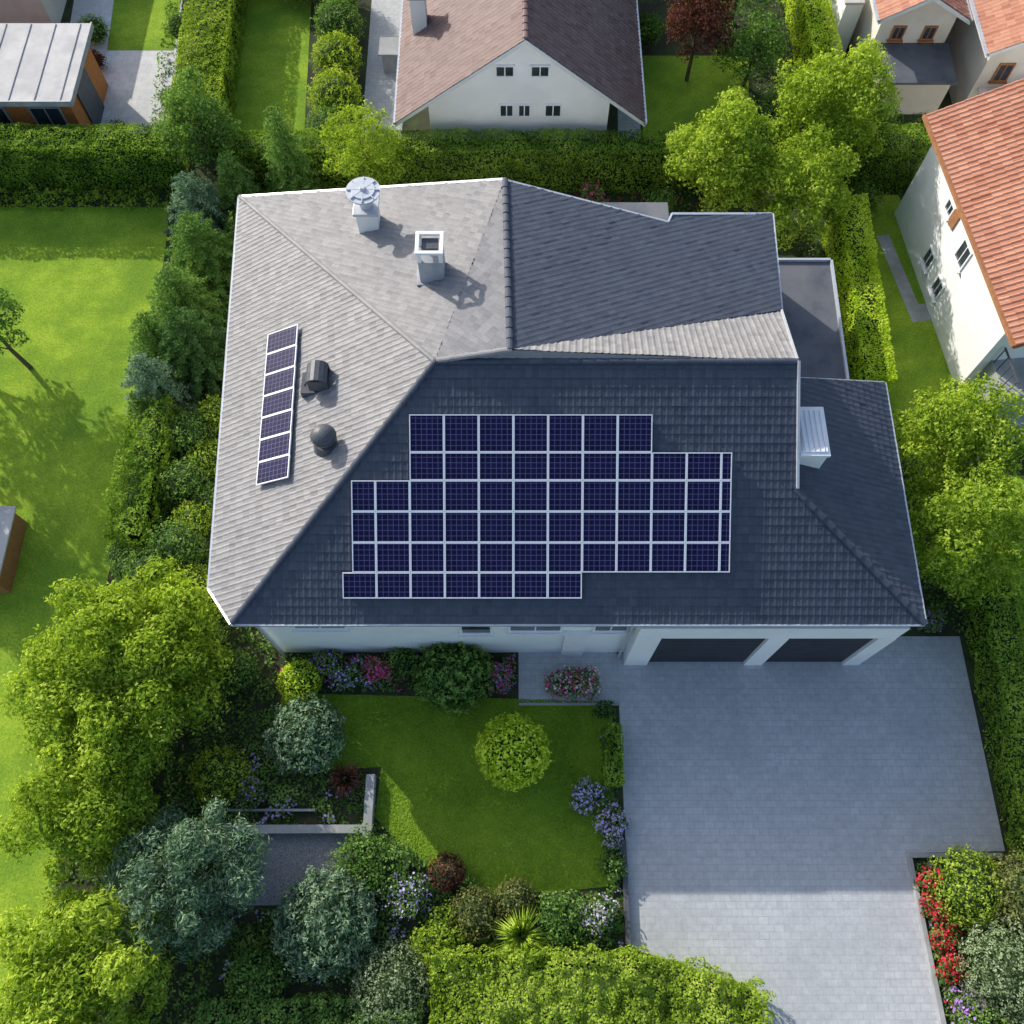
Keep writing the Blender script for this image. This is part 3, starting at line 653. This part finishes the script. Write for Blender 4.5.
hedge([(-12.7,10.3),(-11.4,10.3),(-11.3,15.4),(-12.6,15.4)],1.3,'hedge','loose clipped hedge between lawn and house',rough=.25)
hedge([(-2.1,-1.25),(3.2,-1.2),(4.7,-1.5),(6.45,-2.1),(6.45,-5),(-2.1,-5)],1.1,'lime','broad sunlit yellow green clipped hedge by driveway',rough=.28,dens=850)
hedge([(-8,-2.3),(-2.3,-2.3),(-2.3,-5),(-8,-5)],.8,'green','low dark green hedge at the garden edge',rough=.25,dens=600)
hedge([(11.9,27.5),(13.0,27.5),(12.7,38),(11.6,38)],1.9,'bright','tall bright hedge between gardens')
hedge([(2.65,3.0),(3.15,3.0),(3.15,4.7),(2.65,4.7)],.9,'hedge','small clipped hedge beside the driveway')
# ============================================================ TREES
tree(-11.1,6.0,1.9,2.6,1.75,'lime','large sunlit yellow green deciduous tree on lawn edge',n=90,lr=.56,dens=150,leaf=.16,extra=[(1.2,2.2,1.6,.7),(.6,2.8,1.5,.65),(1.9,1.5,1.5,.65),(2.5,.3,1.5,.55)])
tree(-11.3,2.5,1.8,1.9,1.6,'lime','rounded green tree with light foliage',n=54,lr=.48,dens=170,leaf=.15)
tree(-8.5,.6,1.6,1.85,1.5,'blue','blue green broad conifer with feathery foliage',n=70,lr=.38,dens=200,leaf=.18,asp=.26)
tree(-10.7,-1.7,1.8,2.1,1.6,'lime','bright green bushy tree with narrow leaves',n=56,lr=.46,dens=170,leaf=.19,asp=.36)
tree(7.4,24,3.0,1.6,2.0,'lime','sunlit light green tree in front of hedge',n=54,lr=.42,dens=170,leaf=.15)
tree(11.6,26.1,3.0,1.95,2.2,'lime','tall light green tree by neighbouring hedge',n=64,lr=.46,dens=150,leaf=.15)
tree(9.9,22.9,2.4,1.8,1.9,'lime','spreading yellow green tree beside flat roof',n=58,lr=.43,dens=160,leaf=.15)
tree(13.5,13.0,2.6,1.8,2.1,'lime','bright green tree beside the house wing',n=58,lr=.45,dens=150,leaf=.15)
tree(13.2,9.9,2.5,1.85,2.0,'lime','dense bright tree beside the house wing',n=58,lr=.45,dens=150,leaf=.15)
tree(7.2,31.1,2.8,1.3,1.5,'red','dark red leaved ornamental tree',n=30,lr=.42,dens=130)
tree(-5.3,24.6,2.5,1.35,1.8,'lime','feathery light green tree in front of hedge',n=36,lr=.38,dens=170,asp=.36)
tree(-16.9,17.2,2.6,.9,1.2,'green','small garden tree standing on lawn',n=16,lr=.4,dens=130)
tree(-21.0,19.5,4,2.2,2.2,'green','large tree standing on neighbouring lawn',n=30,lr=.6,dens=60,leaf=.22)
tree(-20.5,15.0,3.8,1.9,2.2,'green','large tree standing on neighbouring lawn',n=30,lr=.55,dens=60,leaf=.22)
tree(-11.6,26.1,2.6,1.2,1.7,'green','dark green tree at the hedge corner',n=26,lr=.42,dens=160)
tree(9.5,30.8,1.6,1.2,1.2,'green','dark green garden tree by lawn',n=20,lr=.45,dens=120)
tree(9.3,34.5,2.6,1.9,2,'green','dark green garden tree behind lawn',n=26,lr=.55,dens=110)
tree(4.9,35,2.2,1.5,1.5,'green','dark garden tree beside brown roofed house',n=20,lr=.5,dens=110)
conifer(-8.1,24.6,4.6,1.15,'green','pointed green conifer in front of hedge')
conifer(-11.6,23.5,2.6,1.5,'blue','spreading blue green conifer beside lawn')
conifer(-11.1,21.3,3.0,1.7,'green','broad green conifer beside lawn',1.3)
conifer(-11.5,19.2,2.8,1.6,'green','broad green conifer beside lawn',1.3)
conifer(-10.8,17.2,3.2,1.75,'dark','dark green conifer with spreading branches beside the house',1.3)
conifer(-12.0,15.9,2.6,1.3,'blue','small blue green conifer beside lawn')
conifer(-10.2,24.3,2.8,1.1,'green','small pointed conifer in bed behind house')
conifer(-12.2,17.7,2.4,1.2,'green','small green conifer beside lawn')
# ============================================================ SHRUBS
ball(-4.95,-.5,1.3,'blue','round blue green shrub beside gravel terrace',h=1.8,asp=.35,leaf=.11)
ball(-3.15,-2.0,1.0,'pale','round pale grey green shrub',h=1.3,asp=.4)
ball(-5.95,4.4,1.08,'blue','round grey green shrub in front garden',h=1.4,leaf=.09)
ball(-6.3,6.0,.64,'bright','small yellow green round shrub by wall',h=1.0)
ball(-1.75,6.15,1.05,'green','dark green dense shrub by front wall',h=1.4,amp=.16,leaf=.12)
ball(.03,3.9,1.0,'bright','round sunlit lime green topiary shrub on lawn',h=2.0,leaf=.11,amp=.11,fq=7)
ball(-8.3,3.3,.8,'lime','leafy green shrub beside tree',h=1,amp=.2)
shrub(-3.9,1.0,1.05,'green','loose green shrub beside garden wall',h=.9,n=28,lr=.34)
shrub(-2.9,.2,.7,'green','shrub with purple blossom in flower bed',flower='lav',h=.7,fd=80)
ball(-1.8,.75,.5,'red','small reddish brown shrub in flower bed',h=.7)
shrub(-4.9,6.2,.7,'green','shrub with lavender coloured blossom by wall',flower='lav',ry=.45,h=.7,fd=110)
shrub(-4.05,6.35,.4,'green','magenta flowering plant by wall',flower='pink',h=.75,fd=230)
shrub(-5.6,6.6,.5,'green','green shrub by wall with purple flowers',flower='purple',h=.7,fd=50)
shrub(-3.3,6.6,.6,'green','green shrub by wall',h=.7)
shrub(-.45,6.1,.45,'green','shrub with purple red blossom by path',flower=['pink','purple'],h=.6,fd=70)
shrub(1.8,6.0,1.0,'green','low bed of pink flowers on path edge',ry=.45,flower=['pink','whitep'],h=.45,fd=65,lr=.24,n=26)
shrub(2.15,2.75,.65,'green','lavender flowering shrub beside lawn',flower='lav',ry=.42,h=.5,fd=170)
shrub(2.8,2.0,.46,'green','lavender flowering shrub beside driveway',flower='lav',ry=.75,h=.5,fd=170)
shrub(2.8,.9,.4,'green','low shrub beside driveway edge',ry=.6,h=.5)
shrub(2.3,-.35,.5,'green','white and lavender flowering shrub near driveway',flower=['whitep','lav'],h=.5,fd=60)
shrub(2.75,5.2,.3,'dark','small dark shrub by path',h=.4)
ball(-1.0,-.3,.7,'olive','olive green shrub in flower bed',h=.8)
ball(.1,.05,.55,'olive','brownish green shrub in flower bed',h=.7)
shrub(1.3,-.4,.7,'green','leafy shrub in flower bed',h=.7)
shrub(-1.9,-.9,.7,'lime','leafy shrub in flower bed',h=.8)
shrub(-7.4,2.85,.5,'green','low shrub with purple flowers by wall',flower='purple',h=.5,fd=70)
shrub(-6.6,-1.8,.8,'green','rounded green shrub near the garden edge',h=.9)
spiky(-4.75,3.2,.62,'red','spiky reddish brown ornamental grass clump',110)
spiky(.25,-.85,.85,'lime','spiky bright green ornamental grass clump',240)
spiky(-1.2,.3,.4,'green','spiky green plant in flower bed',90)
ball(12.4,.35,1.0,'lime','yellow green shrub beside driveway bed',h=1.2,amp=.16)
ball(13.9,.1,1.15,'olive','rounded shrub beside driveway bed',h=1.5,amp=.16)
ball(13.0,-1.6,1.2,'pale','large pale green shrub beside driveway',h=1.5,asp=.45,amp=.14)
shrub(12.3,-3.4,.9,'green','green shrub beside driveway',h=1)
for x,y in((11.45,.5),(11.5,-.15),(11.6,-.9),(11.62,-1.6)):
    shrub(x,y,.38,'green','red flowering plant beside driveway kerb',flower='redp',h=.55,fd=150,group='red flowers along the kerb',name='flower_plant',cat='flower')
shrub(11.9,-2.5,.5,'green','purple flowering plant beside driveway kerb',flower='purple',h=.5,fd=120,name='flower_plant',cat='flower')
for x,y,r,p in((-9.9,15.1,.6,'lime'),(-10.0,13.4,.6,'lime'),(-9.8,11.9,.5,'green'),(-10.5,10.2,.85,'green'),(-9.6,22.6,.9,'green'),(-10.6,12.5,.75,'green'),(-10.7,14.3,.75,'green'),(-11.2,9.3,.8,'green'),(-9.9,8.9,.7,'lime'),(-11.9,9.6,.6,'green'),(-9.7,17.0,.5,'lime'),(-10.2,11.2,.6,'lime'),(-9.4,7.2,.7,'green'),(-8.2,6.3,.6,'green'),(-12.3,10.0,.5,'green')):
    ball(x,y,r,p,'small rounded shrub in bed beside the house',amp=.18)
for x,y,r,p in((-7.1,27.4,.9,'green'),(-7.0,29.3,1.0,'lime'),(-7.1,31.4,.95,'lime'),(-7.2,33.4,.95,'green'),(-7.3,35.4,.95,'green')):
    ball(x,y,r,p,'rounded clipped shrub beside small lawn',h=1.7,amp=.16)['group']='row of rounded shrubs'
for x,y,r,p,fl in((-2.25,24.7,.5,'red',None),(0.5,24.0,.6,'green',None),(3,24.3,.6,'green','pink'),(5.5,24.0,.7,'green',None),(-7,23.7,.6,'green','redp'),(13.2,24.2,.7,'green',None),(14.4,28.2,.8,'green',None),(10.3,28.6,.9,'green',None),(5.6,33.2,.8,'green',None),(-17.2,31.8,.5,'red',None),(-15.4,27.6,.6,'olive',None),(12.9,7.9,.4,'green','purple'),(-16.2,26.7,.6,'red',None)):
    shrub(x,y,r,p,'garden shrub with dense foliage beside hedge' if not fl else 'flowering garden shrub with small blossoms',flower=fl)
for x,y,r,p in((-8.9,36.0,1.1,'green'),(-10.6,37,1.1,'green'),(-15,39,1.2,'green'),(-13.9,33.6,.6,'green'),(-17.5,33.4,.6,'green')):
    ball(x,y,r,p,'leafy shrub at the edge of neighbouring lawn',amp=.18)
cover([(-8.0,-1.9),(-8.0,5.8),(-7.0,5.8),(-7.0,4.2),(-5.4,3.4),(-3.9,3.4),(-3.9,2.1),(-1.2,.2),(2.9,.3),(3.0,-1.1),(-2,-1.1),(-2.2,-2.2)],260,'green',fl=['lav'],holes=[[(-8,-.2),(-4.1,-.2),(-3.9,3.4),(-4.2,3.4),(-4.2,2.0),(-8,2.0)]])
cover([(-7.0,5.8),(-7.0,6.9),(.1,6.9),(.1,5.75)],260,'green',fl=['pink','purple'])
cover([(-12.8,-4),(-12.8,8.5),(-7.5,8.5),(-7.05,5.8),(-8,5.8),(-8,-4)],220,'green')
cover([(-12.6,8.5),(-7.5,8.5),(-8.4,24.5),(-12.6,24.5)],230,'green',bare=.0)
cover([(-8.9,21.3),(8,20),(8,25),(-8.9,25)],120,'green',fl=['redp'])
cover([(11.2,1.0),(13.6,1.0),(14,-4),(11.4,-4)],260,'green',fl=['redp','pink','purple'])
cover([(2.6,-1),(3.05,-1),(3.1,5.3),(2.6,5.3)],300,'green',fl=['lav'])
cover([(-26,24.2),(-12.8,24.2),(-12.8,25.1),(-26,25.1)],300,'lime',h=.5)
cover([(10.9,13.9),(11.5,13.9),(11.6,23.5),(10.6,23.5)],150,'green')
cover([(11.0,7.6),(15.2,7.6),(15.2,14),(11.0,14)],150,'green')
cover([(4.9,26.5),(13,26.5),(13,38),(4.9,38),(9.9,33),(9.6,27.6)],100,'green')
cover([(-14.4,27),(-13.2,27),(-13.8,36),(-15,36)],120,'green')
cover([(13,27),(17,27),(17,29),(13.4,31)],120,'green')
# ============================================================ LIGHT
EL=D2(26);al=D2(46)
sv=Vector((-math.cos(al)*math.cos(EL),math.sin(al)*math.cos(EL),math.sin(EL)))
sd=bpy.data.lights.new('sun','SUN');sd.energy=5;sd.angle=D2(.5);sd.color=(1,.96,.88)
so=bpy.data.objects.new('sun',sd);COL.objects.link(so);so.rotation_euler=sv.to_track_quat('Z','Y').to_euler();so.location=(-30,30,40)
wd=bpy.data.worlds.new('World');bpy.context.scene.world=wd;wd.use_nodes=True;nt=wd.node_tree;nt.nodes.clear()
sk=nt.nodes.new('ShaderNodeTexSky');sk.sky_type='NISHITA';sk.sun_disc=False;sk.sun_elevation=EL;sk.sun_rotation=math.atan2(sv.x,sv.y)%(2*math.pi)
sk.dust_density=2
bg=nt.nodes.new('ShaderNodeBackground');bg.inputs[1].default_value=.22;ou=nt.nodes.new('ShaderNodeOutputWorld')
nt.links.new(sk.outputs[0],bg.inputs[0]);nt.links.new(bg.outputs[0],ou.inputs[0])
cam=bpy.data.cameras.new('camera');co=bpy.data.objects.new('camera',cam);COL.objects.link(co);cam.lens=36*900/1024;cam.sensor_width=36;cam.clip_end=2000
co.location=(0,0,27);co.rotation_euler=(D2(23.4),0,0);bpy.context.scene.camera=co
sc=bpy.context.scene;sc.view_settings.view_transform='Standard';sc.view_settings.look='None';sc.view_settings.exposure=0
